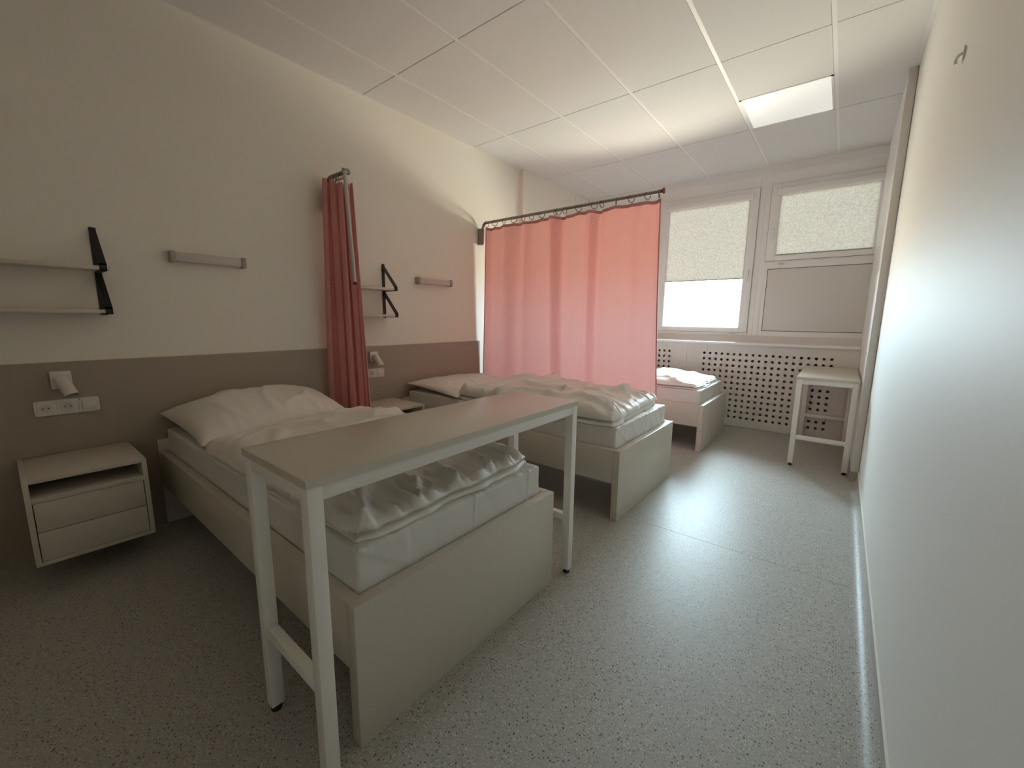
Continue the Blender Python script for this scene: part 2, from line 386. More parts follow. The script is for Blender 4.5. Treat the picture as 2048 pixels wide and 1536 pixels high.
blind(2.38, 3.20, 2.562, 1.940, 'cream roller blind fully down above the blank panel by the column')

# ------------------------------------------------------------------ sill and perforated radiator cover
struct(B('trim_4', 'pvc', None, 0.052, PX + 0.0, PANEL_Y - 0.025, D + 0.0, SILL_Z - 0.028, SILL_Z, .006), 'long white window sill board over the perforated cover', 'window sill')
rc = thing('radiator_cover', 'off-white radiator cover with rows of round holes under the windows', 'radiator cover', (1.6, PANEL_Y, 0.0))
DX, DZ, ZTOP, HR = 0.0636, 0.0662, 0.838, 0.0148
def perforated(x0, x1, cols, name):
    bm = bmesh.new(); y = PANEL_Y
    zs = [ZTOP - DZ * k for k in range(12)]
    def quad(a, b, c, d): bm.faces.new([bm.verts.new(p) for p in (a, b, c, d)])
    def plate(xa, xb, za, zb):
        if xb - xa > 1e-5 and zb - za > 1e-5: quad((xa, y, za), (xb, y, za), (xb, y, zb), (xa, y, zb))
    z0, z1 = 0.004, SILL_Z - 0.028
    zt, zb_ = zs[0] + DZ / 2, zs[-1] - DZ / 2
    if cols:
        cx0, cx1 = max(x0, cols[0] - DX / 2), min(x1, cols[-1] + DX / 2)
        plate(x0, cx0, z0, z1); plate(cx1, x1, z0, z1); plate(cx0, cx1, z0, zb_); plate(cx0, cx1, zt, z1)
        N = 16
        for cx in cols:
            xa, xb = max(cx - DX / 2, x0), min(cx + DX / 2, x1)
            for cz in zs:
                za, zb = cz - DZ / 2, cz + DZ / 2; inn, back, outr = [], [], []
                for k in range(N):
                    a = 2 * math.pi * k / N + math.pi / N; c, s_ = math.cos(a), math.sin(a)
                    inn.append(bm.verts.new((cx + HR * c, y, cz + HR * s_))); back.append(bm.verts.new((cx + HR * c, y + 0.016, cz + HR * s_)))
                    # project to the cell square
                    m_ = max(abs(c), abs(s_)); px, pz = c / m_, s_ / m_
                    outr.append(bm.verts.new((cx + (px * (xb - cx) if px > 0 else px * (cx - xa)), y, cz + pz * DZ / 2)))
                corners = {1: (xb, zb), 5: (xa, zb), 9: (xa, za), 13: (xb, za)}
                for k in range(N):
                    k2 = (k + 1) % N
                    bm.faces.new((inn[k], inn[k2], back[k2], back[k]))
                    if k in corners:
                        X, Z = corners[k]; cv = bm.verts.new((X, y, Z)); bm.faces.new((inn[k], outr[k], cv, outr[k2], inn[k2]))
                    else: bm.faces.new((inn[k], outr[k], outr[k2], inn[k2]))
    else: plate(x0, x1, z0, z1)
    # edges of the board
    for xe in (x0, x1): quad((xe, y, z0), (xe, y + 0.016, z0), (xe, y + 0.016, z1), (xe, y, z1))
    quad((x0, y, z0), (x1, y, z0), (x1, y + 0.016, z0), (x0, y + 0.016, z0))
    me = bpy.data.meshes.new(name); bm.to_mesh(me); bm.free(); me.materials.append(MT['board']); return link(name, me, rc)
cr = [1.79 + DX * k for k in range(20)]; cl_ = [1.381 - DX * k for k in range(19)][::-1]
jx = [0.054, 1.349, 1.590, 1.823, 3.213]
for a, b in zip(jx, jx[1:]):
    cc = [c for c in cr if a < c < b] or [c for c in cl_ if a < c < b]
    perforated(a + 0.0008, b - 0.0008, cc, 'perforated_panel')
B('back_lining', 'lining', rc, 0.054, 3.213, PANEL_Y + 0.252, PANEL_Y + 0.262, 0.0, SILL_Z - 0.03)
seat(rc)

# ------------------------------------------------------------------ beds
BW = 0.986
def fbm(x, y, z=0.0, o=3):
    return mnoise.fractal(Vector((x, y, z)), 0.9, 2.0, o)
def bed(y0, L, label):
    y1 = y0 + BW
    t = thing('bed_frame', label, 'bed', (1.0, (y0 + y1) / 2, 0.0), 'greige laminate bed frames')
    B('footboard', 'lam', t, L - 0.042, L, y0, y1, 0.0, 0.442, .002)
    B('headboard', 'lam', t, 0.014, 0.046, y0, y1, 0.0, 0.505, .002)
    for a in (y0, y1 - 0.04):
        B('side_rail', 'lam', t, 0.046, L - 0.042, a, a + 0.04, 0.235, 0.442, .002)
    B('base_panel', 'lam', t, 0.046, L - 0.042, y0 + 0.04, y1 - 0.04, 0.375, 0.393)
    seat(t)
def rounded_slab(name, x0, x1, y0, y1, z0, z1, r, mat, disp, n=(90, 44, 8)):
    """box with rounded edges; disp(p, normal) gives an offset along the normal"""
    c = Vector(((x0 + x1) / 2, (y0 + y1) / 2, (z0 + z1) / 2)); h = Vector(((x1 - x0) / 2, (y1 - y0) / 2, (z1 - z0) / 2))
    bm = bmesh.new(); seen = {}
    def vert(p):
        k = (round(p.x, 5), round(p.y, 5), round(p.z, 5))
        if k in seen: return seen[k]
        q = Vector([max(-(h[i] - r), min(h[i] - r, p[i])) for i in range(3)]); d = p - q
        nn = d.normalized() if d.length > 1e-9 else Vector((0, 0, 1))
        P = c + q + nn * r; P = P + nn * disp(P, nn)
        v = bm.verts.new(P); seen[k] = v; return v
    def ticks(hh, m):
        inner = [(-hh + r) + (2 * hh - 2 * r) * i / m for i in range(m + 1)]
        e = [hh - r * (1 - q) for q in (0.35, 0.7, 1.0)]
        return [-q for q in e[::-1]] + inner + e
    T = [ticks(h[i], n[i]) for i in range(3)]
    for ax in range(3):
        u, v = [i for i in range(3) if i != ax]
        for sgn in (-1, 1):
            for a, b in zip(T[u], T[u][1:]):
                for c_, d_ in zip(T[v], T[v][1:]):
                    ps = []
                    for uu, vv in ((a, c_), (b, c_), (b, d_), (a, d_)):
                        p = Vector((0, 0, 0)); p[ax] = sgn * h[ax]; p[u] = uu; p[v] = vv; ps.append(vert(p))
                    if len(set(ps)) == 4:
                        try: bm.faces.new(ps)
                        except ValueError: pass
    bmesh.ops.recalc_face_normals(bm, faces=bm.faces[:])
    me = bpy.data.meshes.new(name); bm.to_mesh(me); bm.free(); me.materials.append(MT[mat])
    for p in me.polygons: p.use_smooth = True
    return link(name, me)
def mattress(y0, L, seed, label, rough):
    ya, yb = y0 + 0.044, y0 + BW - 0.044
    def disp(P, nn):
        d = 0.0035 * fbm(P.x * 5 + seed, P.y * 5, P.z * 9, 3)
        if nn.x > 0.5:      # foot end: pulled sheet with slanting creases and gathers
            k = (P.y - ya) / (yb - ya)
            d += rough * 0.006 * max(0, fbm(P.y * 16 + P.z * 10 + seed, P.z * 5, 3.1, 2)) * (0.4 + k)
            for yy in (0.53, 0.90): d += 0.006 * math.exp(-((k - yy - (P.z - .5) * .12) / 0.007) ** 2)
            fl_ = k - 1.6 * (0.568 - P.z); d += 0.0045 * math.exp(-(fl_ / .012) ** 2) * (1 if k < .2 else 0) + (0.003 if 0 < fl_ < .4 and k < .2 else 0)
        if abs(nn.y) > 0.5: d += 0.004 * fbm(P.x * 3 + seed, P.z * 12, 1.7, 2)
        if nn.z > 0.5 and P.x > L - 0.12: d += 0.004 * abs(fbm(P.y * 30, P.x * 6, seed, 2))
        return d
    o = rounded_slab('mattress', 0.052, L - 0.050, ya, yb, 0.393, 0.568, 0.013, 'sheet', disp, (50, 150, 12))
    tag(o, label, 'mattress', 'mattresses in white fitted sheets')
    # seam of the fitted sheet at the near foot corner
    return o

def sheet_slab(bmv, bmf, P, nu, nv, top, bot):
    """closed cushion: P(u,v)->(x,y), top/bot(u,v)->z"""
    off = len(bmv)
    for i in range(nu):
        for j in range(nv):
            u, v = i / (nu - 1), j / (nv - 1); x, y = P(u, v); bmv.append((x, y, top(u, v, x, y)))
    off2 = len(bmv)
    for i in range(nu):
        for j in range(nv):
            u, v = i / (nu - 1), j / (nv - 1); x, y = P(u, v); bmv.append((x, y, bot(u, v, x, y)))
    for i in range(nu - 1):
        for j in range(nv - 1):
            a, b, c, d = i * nv + j, (i + 1) * nv + j, (i + 1) * nv + j + 1, i * nv + j + 1
            bmf.append((off + a, off + b, off + c, off + d)); bmf.append((off2 + d, off2 + c, off2 + b, off2 + a))
    rim = [i * nv for i in range(nu)] + [(nu - 1) * nv + j for j in range(1, nv)] + [i * nv + nv - 1 for i in range(nu - 2, -1, -1)] + [j for j in range(nv - 2, 0, -1)]
    for a, b in zip(rim, rim[1:] + rim[:1]): bmf.append((off + b, off + a, off2 + a, off2 + b))
def warp(t, k=0.55):
    """more grid lines near both ends"""
    return t - k * math.sin(2 * math.pi * t) / (2 * math.pi)
def smooth(t):
    t = max(0.0, min(1.0, t)); return t * t * (3 - 2 * t) * .5 + t * .5
def edge(d, r):
    return math.sqrt(max(0.0, 1 - (1 - min(d, r) / r) ** 2))
def finish(name, V, F, mat):
    me = bpy.data.meshes.new(name); me.from_pydata(V, [], F); me.update()
    bm = bmesh.new(); bm.from_mesh(me); bmesh.ops.recalc_face_normals(bm, faces=bm.faces[:]); bm.to_mesh(me); bm.free()
    for p in me.polygons: p.use_smooth = True
    me.materials.append(MT[mat]); return link(name, me)

def duvet(corners, zb, layers, seed, label, crumple, gather, creases=(), slope=.40, liph=.022):
    """corners: head-near, foot-near, foot-far, head-far (x,y); layers: (thickness, inset at foot)"""
    A, Bc, C_, D_ = [Vector((*c, 0)) for c in corners]
    V, F = [], []; z = zb
    for li, (th, ins) in enumerate(layers):
        last = li == len(layers) - 1
        def P(u, v, ins=ins, li=li):
            u, v = warp(u), warp(v)
            wob = 0.012 * fbm(v * 7 + seed + li * 3, li + .3, 0, 2); wob2 = 0.014 * fbm(u * 7 + seed + li * 5, li + 7.3, 0, 2)
            uu = u * (1 - ins) + wob * u ** 6
            p = (A * (1 - uu) + Bc * uu) * (1 - v) + (D_ * (1 - uu) + C_ * uu) * v
            # rounded plan corners
            cu, cv = abs(2 * u - 1), abs(2 * v - 1); q = max(0, cu - .86) / .14 * max(0, cv - .86) / .14
            cc = (A + Bc + C_ + D_) / 4
            p = p + (cc - p) * 0.03 * q
            return p.x, p.y + wob2 * (2 * v - 1) ** 5
        zb0 = z
        def ed(u, v, rx, ry, rf):
            uu, vv = warp(u), warp(v)
            return min(edge(uu, rx), edge(1 - uu, rf), edge(vv, ry), edge(1 - vv, ry))
        def top(u, v, x, y, zb0=zb0, th=th, last=last):
            uu, vv = warp(u), warp(v); e0 = ed(u, v, .055, .085, .03)
            e = min(ed(u, v, .07, .10, .03), smooth((1 - uu) / slope)) * (.5 + .5 * smooth(uu / .3)) if last else e0
            lip = min(th * .6, liph)
            h = lip * (.25 + .75 * e0) + (th - lip) * e
            if last:
                big = fbm(x * 2.2 + seed, y * 2.4, seed * .7, 2); h += e * 0.018 * big
                r1 = fbm(x * 2.6 + y * 1.6 + seed, y * 2.9 - x * 1.0, seed + 2.2, 1)
                h += e0 * e ** .5 * crumple * 0.030 * math.exp(-(r1 / .13) ** 2)
                r2 = fbm(x * 5.5 + seed + r1, y * 4.4 + 2 * x, seed + 8.2, 1)
                h += e0 * e ** .5 * crumple * 0.014 * math.exp(-(r2 / .15) ** 2)
                df = 1 - uu                              # gathers running in from the foot seam
                ln = 0.05 + 0.13 * max(0, .5 + fbm(vv * 9 + seed, 4.4, 0, 2))
                g = math.exp(-df / ln) * min(1, df / .02)
                ph = vv * 58 + 7 * fbm(vv * 5 + seed, df * 2.5, 1.1, 2) + 6 * df
                h += gather * 0.011 * g * (max(0, math.sin(ph)) ** 1.6 + .35 * max(0, math.sin(2.3 * ph + 1)))
                for (x0_, y0_, x1_, y1_, wd, am) in creases:
                    dx, dy = x1_ - x0_, y1_ - y0_; L2 = dx * dx + dy * dy
                    s_ = max(0, min(1, ((x - x0_) * dx + (y - y0_) * dy) / L2))
                    ox, oy = x - x0_ - s_ * dx, y - y0_ - s_ * dy
                    dd = abs(math.hypot(ox, oy) + 0.02 * fbm(x * 6, y * 6, seed, 2))
                    h += am * e0 * math.exp(-(dd / (wd * (.6 + .8 * s_))) ** 1.6) * (1 - s_ ** 3)
            return zb0 + h
        def bot(u, v, x, y, zb0=zb0, th=th):
            e = ed(u, v, .055, .085, .03); return zb0 + min(th, .05) * 0.14 * (1 - e)
        sheet_slab(V, F, P, 130, 96, top, bot); z += th * 0.93
    o = finish('duvet', V, F, 'linen'); tag(o, label, 'duvet', 'white duvets on the beds'); return o

def pillow(c, thick, seed, label, crease=1.0, hump=0.5):
    """c: back-near, front-near, front-far, back-far corners (x,y,z)"""
    A, Bc, C_, D_ = [Vector(q) for q in c]; V, F = [], []
    cen = (A + Bc + C_ + D_) / 4
    def base(u, v):
        u, v = warp(u, .4), warp(v, .4)
        p = (A * (1 - u) + Bc * u) * (1 - v) + (D_ * (1 - u) + C_ * u) * v
        # pinched sides between the corners
        pin = 0.05 * (4 * u * (1 - u)) * abs(2 * v - 1) ** 3 + 0.045 * (4 * v * (1 - v)) * abs(2 * u - 1) ** 3
        return p + (cen - p) * pin, u, v
    def P(u, v): p, _, _ = base(u, v); return p.x, p.y
    def prof(u, v): return (max(0, (4 * u * (1 - u))) ** 0.5) * (max(0, 4 * v * (1 - v)) ** 0.42)
    def top(u, v, x, y):
        p, a, b = base(u, v); e = prof(a, b)
        w = e * (0.012 * fbm(x * 4 + seed, y * 4, seed, 3) + crease * 0.016 * math.exp(-(fbm(x * 3.2 + seed, y * 5, 3 + seed, 1) / .10) ** 2))
        rad = 0.011 * crease * math.sin(b * 60 + 4 * fbm(b * 5, seed, 0, 2)) * math.exp(-(1 - a) / .12) * min(1, (1 - a) / .02)
        return p.z + thick * (1 - hump * 0.4 + hump * 0.4) * 0.72 * e + w + rad * e
    def bot(u, v, x, y):
        p, a, b = base(u, v); return p.z - thick * 0.28 * prof(a, b) - 0.004
    sheet_slab(V, F, P, 80, 90, top, bot)
    o = finish('pillow', V, F, 'linen'); tag(o, label, 'pillow', 'white pillows on the beds'); return o

Y1, Y2, Y3 = 0.517, 2.232, 3.992
L1, L2, L3 = 2.103, 2.095, 2.125
bed(Y1, L1, 'greige laminate bed frame standing under the long overbed table')
bed(Y2, L2, 'greige laminate bed frame beside the drawn curtain, between the two curtains')
bed(Y3, L3, 'greige laminate bed frame between the drawn curtain and the radiator cover')
mattress(Y1, L1, 1.0, 'white sheeted mattress of the bed under the overbed table', 0.6)
mattress(Y2, L2, 5.0, 'white sheeted mattress in the bed in front of the drawn curtain', 1.8)
mattress(Y3, L3, 9.0, 'white sheeted mattress in the bed by the radiator cover', 0.6)
duvet([(0.76, 0.545), (2.045, 0.575), (2.010, 1.448), (0.62, 1.475)], 0.569, [(0.022, 0.0), (0.092, 0.0)], 1.3,
      'folded white satin duvet on the bed under the overbed table', 0.7, 2.3,
      creases=[(2.03, .60, 1.60, .85, .028, .034), (2.03, .62, 1.45, .72, .026, .026), (2.02, .82, 1.66, .95, .020, .030), (2.0, 1.0, 1.55, 1.10, .022, .028), (2.0, 1.4, 1.50, 1.26, .022, .026), (1.98, 1.2, 1.55, 1.24, .018, .024), (2.0, .90, 1.75, .93, .014, .018), (1.98, 1.32, 1.7, 1.30, .014, .018)])
duvet([(0.66, 2.280), (2.040, 2.250), (1.985, 3.175), (0.62, 3.17)], 0.569, [(0.034, 0.006), (0.088, 0.0)], 6.1,
      'crumpled white duvet on the bed in front of the drawn curtain', 1.15, 1.2, slope=.16, liph=.045,
      creases=[(2.02, 2.30, 1.75, 2.65, .03, .018), (1.75, 2.65, 1.45, 2.75, .025, .016), (1.9, 3.0, 1.5, 2.8, .03, .014)])
duvet([(0.55, 4.02), (2.055, 4.035), (2.050, 4.93), (0.55, 4.93)], 0.569, [(0.022, 0.0), (0.055, 0.004)], 3.7,
      'thin white duvet lying flat on the bed by the radiator cover', 0.8, 1.0, slope=.2)
pillow([(0.035, 0.545, 0.655), (0.705, 0.562, 0.596), (0.575, 1.405, 0.596), (0.035, 1.405, 0.665)], 0.20, 2.0,
       'plump white pillow propped against the taupe panel behind the overbed table', 1.0)
pillow([(0.035, 2.275, 0.632), (0.70, 2.250, 0.588), (0.66, 3.17, 0.588), (0.035, 3.17, 0.630)], 0.085, 4.0,
       'flat white pillow on the bed in front of the drawn curtain', 0.7)
pillow([(0.035, 4.04, 0.632), (0.66, 4.03, 0.588), (0.66, 4.93, 0.588), (0.035, 4.93, 0.630)], 0.09, 8.0,
       'white pillow on the bed by the radiator cover', 0.7)

# ------------------------------------------------------------------ tables
def table(x0, x1, y0, y1, h, zs, label):
    t = thing('overbed_table', label, 'table', ((x0 + x1) / 2, (y0 + y1) / 2, 0.0), 'narrow white framed tables')
    top = B('tabletop', 'lam', t, x0, x1, y0, y1, h - 0.022, h, .001)
    e = MB(); g = .0012
    e.box(x0 - g, x1 + g, y0 - g, y0, h - .0215, h - .0008); e.box(x0 - g, x1 + g, y1, y1 + g, h - .0215, h - .0008)
    e.box(x0 - g, x0, y0, y1, h - .0215, h - .0008); e.box(x1, x1 + g, y0, y1, h - .0215, h - .0008)
    eb = e.build('edge_band', 'lam', top)
    s = 0.038; hz = h - 0.022; i = 0.002
    for a in (x0 + i, x1 - s - i):
        for b in (y0 + i, y1 - s - i):
            lg = B('leg', 'white', t, a, a + s, b, b + s, 0.022, hz, .003)
            ft = MB(); cx, cyy = a + s / 2, b + s / 2
            ft.tube([(cx, cyy, 0.0), (cx, cyy, .006), (cx, cyy, .010), (cx, cyy, .024)], [.015, .016, .009, .009], 12); ft.build('foot', 'rubber', lg, True)
    for a in (x0 + i, x1 - s - i): B('apron', 'white', t, a + .002, a + s - .002, y0 + s, y1 - s, hz - 0.038, hz, .003)
    for b in (y0 + i, y1 - s - i):
        B('apron', 'white', t, x0 + s, x1 - s, b + .002, b + s - .002, hz - 0.038, hz, .003)
        B('stretcher', 'white', t, x0 + s, x1 - s, b + .004, b + s - .004, zs - .034, zs, .003)
    seat(t)
table(1.763, 2.141, 0.399, 1.628, 0.849, 0.300, 'narrow table with white steel legs bridging a bed')
table(2.795, 3.200, 4.120, 5.245, 0.766, 0.268, 'narrow table with white steel legs standing against the boxed column')

# ------------------------------------------------------------------ nightstands hung on the taupe panel
def nightstand(y0, y1, label):
    x0, x1, z0, z1, th = 0.012, 0.442, 0.13, 0.520, 0.018
    t = thing('nightstand', label, 'nightstand', (0.2, (y0 + y1) / 2, z0), 'wall-hung bedside cabinets')
    b = MB(); b.box(x0, x1, y0, y0 + th, z0, z1, .001); b.box(x0, x1, y1 - th, y1, z0, z1, .001)
    b.box(x0, x1, y0 + th, y1 - th, z1 - th, z1, .001); b.box(x0, x1, y0 + th, y1 - th, z0, z0 + th, .001)
    b.box(x0, x1, y0 + th, y1 - th, .414, .436, .001); b.box(x0, x0 + .008, y0 + th, y1 - th, z0, z1)
    b.build('carcass', 'lam', t, True)
    g = .003
    for za, zb in ((.2825, .4125), (.150, .2795)):
        d = MB(); d.box(x1 - .022, x1 - .003, y0 + th + g, y1 - th - g, za, zb, .001); d.box(x0 + .02, x1 - .022, y0 + th + .012, y0 + th + .024, za + .01, zb - .03)
        d.box(x0 + .02, x1 - .022, y1 - th - .024, y1 - th - .012, za + .01, zb - .03); d.box(x0 + .02, x1 - .022, y0 + th + .012, y1 - th - .012, za + .008, za + .014)
        d.build('drawer', 'lam', t, True)
    seat(t)
nightstand(0.000, 0.398, 'greige wall-hung nightstand below the row of two sockets and a switch')
nightstand(1.738, 2.130, 'greige wall-hung nightstand between the bunched curtain and the crumpled bed')

# ------------------------------------------------------------------ shelves on black strap brackets
def shelf(ye, length, yb, label):
    """ye: end of the boards, yb: bracket position"""
    t = thing('wall_shelf', label, 'shelf', (0.0, ye - length / 2, 1.2), 'two-tier shelves on black brackets')
    for z in (1.432, 1.220):
        B('board', 'lam', t, 0.006, 0.168, ye - length, ye, z, z + 0.018, .001)
    for b in (yb, ye - length + 0.02):
        m = MB(); w = 0.027; th = 0.004
        m.box(0.0, th, b - w / 2, b + w / 2, 1.212, 1.652)
        for zt, zl in ((1.635, 1.432), (1.425, 1.220)):
            m.prism([(th, zt), (th, zt - .010), (.166, zl + .020), (.172, zl + .022), (.172, zl + .030)], 'y', b - w / 2, b + w / 2)   # diagonal strap
            m.box(.168, .172, b - w / 2, b + w / 2, zl - .005, zl + .030)
            m.box(0.0, .172, b - w / 2, b + w / 2, zl - .005, zl - .0005)
        m.build('bracket', 'black', t)
    seat(t)
shelf(0.402, 0.62, 0.377, 'two-tier shelf on black strap brackets above the bedside sockets')
shelf(2.110, 0.42, 2.090, 'two-tier shelf on black strap brackets beside the bunched curtain')

# ------------------------------------------------------------------ bar lamps
def bar(y0, y1, label):
    t = thing('wall_bar_lamp', label, 'wall lamp', (0.0, (y0 + y1) / 2, 1.545), 'unlit bar lamps over the beds')
    for a in (y0, y1 - 0.022): B('end_cap', 'capgrey', t, 0.0, 0.062, a, a + 0.022, 1.512, 1.574, .004)
    B('cover', 'opal', t, 0.004, 0.055, y0 + 0.022, y1 - 0.022, 1.517, 1.569, .010)
    B('back_plate', 'capgrey', t, 0.0, 0.004, y0 + 0.022, y1 - 0.022, 1.520, 1.566)
    seat(t)
bar(0.672, 1.052, 'unlit bar lamp above the plump pillow of the bed under the table')
bar(2.420, 2.824, 'unlit bar lamp above the flat pillow beside the drawn curtain')

# ------------------------------------------------------------------ reading spots and socket rows
def spot(y, label):
    t = thing('reading_spot', label, 'reading lamp', (0.012, y, 0.89), 'white reading spots on the taupe panel')
    B('mount', 'plastic', t, 0.012, 0.034, y - 0.037, y + 0.037, 0.845, 0.934, .003)
    a = Vector((0.050, y - 0.004, 0.902)); d = Vector((0.38, 0.26, -0.80)).normalized(); b = a + d * 0.098; r = 0.027
    j = MB().tube([(0.03, y, 0.882), a + d * 0.035], .008, 10); j.build('joint', 'plastic', t, True)
    c = MB().tube([a - d * .004, a - d * .003, a, b, b + d * .001], [r * .80, r * .95, r, r, r * .96], 28, caps=False)
    c.tube([a - d * .004, a - d * .0035], r * .80, 28)
    c.build('barrel', 'plastic', t, True)
    k = MB().tube([b + d * .001, b - d * .075], [r * .93, r * .93], 24, caps=False); k.tube([b - d * .073, b - d * .075], r * .93, 24); k.build('reflector', 'capgrey', t, True)
    seat(t)
spot(0.186, 'white cylinder reading spot above the sockets by the plump pillow')
spot(1.952, 'white cylinder reading spot half hidden by the bunched curtain')

def sockets(y0, y1, label):
    z0, z1, x0 = 0.716, 0.790, 0.012
    t = thing('socket_row', label, 'sockets', (x0, (y0 + y1) / 2, z0), 'rows of two sockets and a switch')
    n = 6; r = .010; w = (y1 - y0) / 3; g = .0008
    fo = B('frame_base', 'plastic', t, x0, x0 + .004, y0 + .003, y1 - .003, z0 + .003, z1 - .003)
    for q in range(3):
        ya, yb = y0 + w * q + (g if q else 0), y0 + w * (q + 1) - (g if q < 2 else 0); poly = []
        for cs, cz_, a0 in ((1, z1, 0), (-1, z1, 90), (-1, z0, 180), (1, z0, 270)):
            rr = r if (cs > 0 and q == 2) or (cs < 0 and q == 0) else .0003
            cy_ = (yb - rr) if cs > 0 else (ya + rr); cc = cz_ - rr if cz_ == z1 else cz_ + rr
            for i in range(n + 1):
                a = math.radians(a0 + 90 * i / n); poly.append((cy_ + rr * math.cos(a), cc + rr * math.sin(a)))
        MB().prism(poly, 'x', x0 + .0005, x0 + .009).build('frame_section', 'plastic', t)
    w = (y1 - y0) / 3
    for i in range(2):
        yc, zc = y0 + w * (i + .5), (z0 + z1) / 2
        s = MB().box(x0 + .008, x0 + .0115, yc - .027, yc + .027, zc - .027, zc + .027, .0015).build('socket_plate', 'plastic', t, True)
        MB().torus((x0 + .0112, yc, zc), .0205, .0016, (1, 0, 0), 28, 6).build('socket_rim', 'plastic', s, True)
        MB().tube([(x0 + .0112, yc, zc), (x0 + .0119, yc, zc)], .019, 28).build('socket_well', 'opal', s)
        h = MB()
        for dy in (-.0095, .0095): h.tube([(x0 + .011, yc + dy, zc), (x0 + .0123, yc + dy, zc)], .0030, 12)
        h.build('pin_hole', 'holeshade', s)  # solid discs, hole darkness painted on instead of real depth
        MB().tube([(x0 + .011, yc, zc + .011), (x0 + .020, yc, zc + .011)], .0024, 10).build('earth_pin', 'chrome', s, True)
    yc, zc = y0 + w * 2.5, (z0 + z1) / 2 - .003
    B('switch_collar', 'plastic', t, x0 + .008, x0 + .0094, yc - .027, yc + .027, zc - .024, zc + .024, .002)
    B('switch_rocker', 'plastic', t, x0 + .008, x0 + .0125, yc - .026, yc + .026, zc - .023, zc + .023, .003)
    for yy, zz_ in ((y0 + .013, z1 - .008), (y0 + .014, z1 - .016), (y0 + w * 2 + .006, z1 - .008)):
        MB().tube([(x0 + .008, yy, zz_), (x0 + .0098, yy, zz_)], .0022, 10).build('indicator', 'red', t)
    seat(t)
sockets(0.081, 0.309, 'white row of two sockets and a switch below the uncovered reading spot')
sockets(1.822, 2.050, 'white row of two sockets and a switch half hidden by the bunched curtain')

# ------------------------------------------------------------------ curtain rails and curtains
CY = 3.27
rail = thing('curtain_rail', 'long swing-arm curtain rail holding the drawn curtain', 'curtain rail', (0.0, CY, 1.96), 'swing-arm curtain rails')
B('wall_bracket', 'steel', rail, 0.0, 0.058, CY - 0.030, CY + 0.012, 1.965, 2.124, .003)
el = [(0.045, CY, 2.08), (0.045, CY, 2.125)] + [(0.045 + 0.05 * (1 - math.cos(a)), CY, 2.127 + 0.05 * math.sin(a)) for a in [math.pi / 2 * i / 8 for i in range(9)]]
MB().tube(el + [(0.30, CY, 2.177), (1.868, CY, 2.177)], 0.0135, 14).build('rod', 'steel', rail, True)
MB().tube([(1.864, CY, 2.177), (1.878, CY, 2.177), (1.884, CY, 2.177), (1.892, CY, 2.177)], [.0135, .014, .022, .022], 16).build('end_cap', 'redcap', rail, True)
seat(rail)
ringx = [0.09, 0.204, 0.324, 0.446, 0.563, 0.66, 0.773, 0.923, 0.955, 1.022, 1.162, 1.309, 1.379, 1.506, 1.633, 1.764, 1.854]
cu = thing('curtain', 'drawn salmon pink curtain hanging from the long rail', 'curtain', (0.95, CY, 0.34), 'salmon pink curtains')
def fold(x, k):
    """y offset of the cloth at x; k = 0 at the top, 1 at the hem"""
    a = 0.0
    for c, w, h in ((0.13, .05, .016), (0.36, .05, -.018), (0.50, .05, .014), (0.60, .04, -.016), (0.90, .035, -.030), (0.985, .045, .026), (1.28, .03, -.026), (1.345, .045, .026), (1.48, .08, -.010), (1.60, .07, .012), (1.72, .05, -.012), (1.82, .04, .012)):
        cc = c + 0.03 * k * math.sin(c * 9)
        a += 1.9 * h * (1 - .45 * k) * math.exp(-((x - cc) / (w * (1 + .5 * k))) ** 2)
    a += 0.006 * math.sin(x * 11 + 2 * k) * (0.4 + .6 * k)
    return a
def ztop(x):
    # hangs from the rings, sagging between them
    best = 0
    for a, b in zip(ringx, ringx[1:]):
        if a <= x <= b: s = (x - a) / (b - a); best = -min(.022, .10 * (b - a)) * 4 * s * (1 - s) * .6
    return 2.128 + best + 0.004 * math.sin(x * 17)
nu, nv = 260, 60
def cpt(i, z01, zt):
    s = i / (nu - 1); k = 1 - z01
    xa = 0.072 - 0.045 * k; xb = 1.868 + 0.085 * k - .012 * math.sin(math.pi * k)
    x = xa + (xb - xa) * s; zb = 0.34
    xt = 0.072 + (1.868 - 0.072) * s
    return x, CY + 0.004 + fold(xt, k), zb + (zt - zb) * z01
V = []
for i in range(nu):
    zt = ztop(0.072 + 1.796 * i / (nu - 1))
    for j in range(nv): V.append(cpt(i, j / (nv - 1), zt))
grid_mesh('cloth', V, nu, nv, 'curtain', cu)
def band(name, pts_a, pts_b, parent, off=0.0022):
    Vv = []
    for a, b in zip(pts_a, pts_b): Vv += [(a[0], a[1] - off, a[2]), (b[0], b[1] - off, b[2]), (b[0], b[1] + off, b[2]), (a[0], a[1] + off, a[2]), (a[0], a[1] - off, a[2])]
    return grid_mesh(name, Vv, len(pts_a), 5, 'hem', parent)
pa, pb = [], []
for i in range(nu):
    zt = ztop(0.072 + 1.796 * i / (nu - 1)); p = cpt(i, 1.0, zt); pa.append((p[0], p[1], p[2] + .001)); pb.append((p[0], p[1], p[2] - 0.024))
band('top_hem', pa, pb, cu)
for i0, i1 in ((0, 1), (nu - 1, nu - 2)):
    qa = [cpt(i0, j / 59, 2.128) for j in range(60)]; qb = [(p[0] + (0.009 if i0 == 0 else -0.009), p[1], p[2]) for p in qa]
    band('side_hem', qa, qb, cu)
for x in ringx:
    MB().torus((x, CY + 0.002, 2.161), 0.028, 0.0030, (1.0, random.uniform(-.9, .9), 0), 20, 6).build('ring', 'ringm', cu, True)
seat(cu)

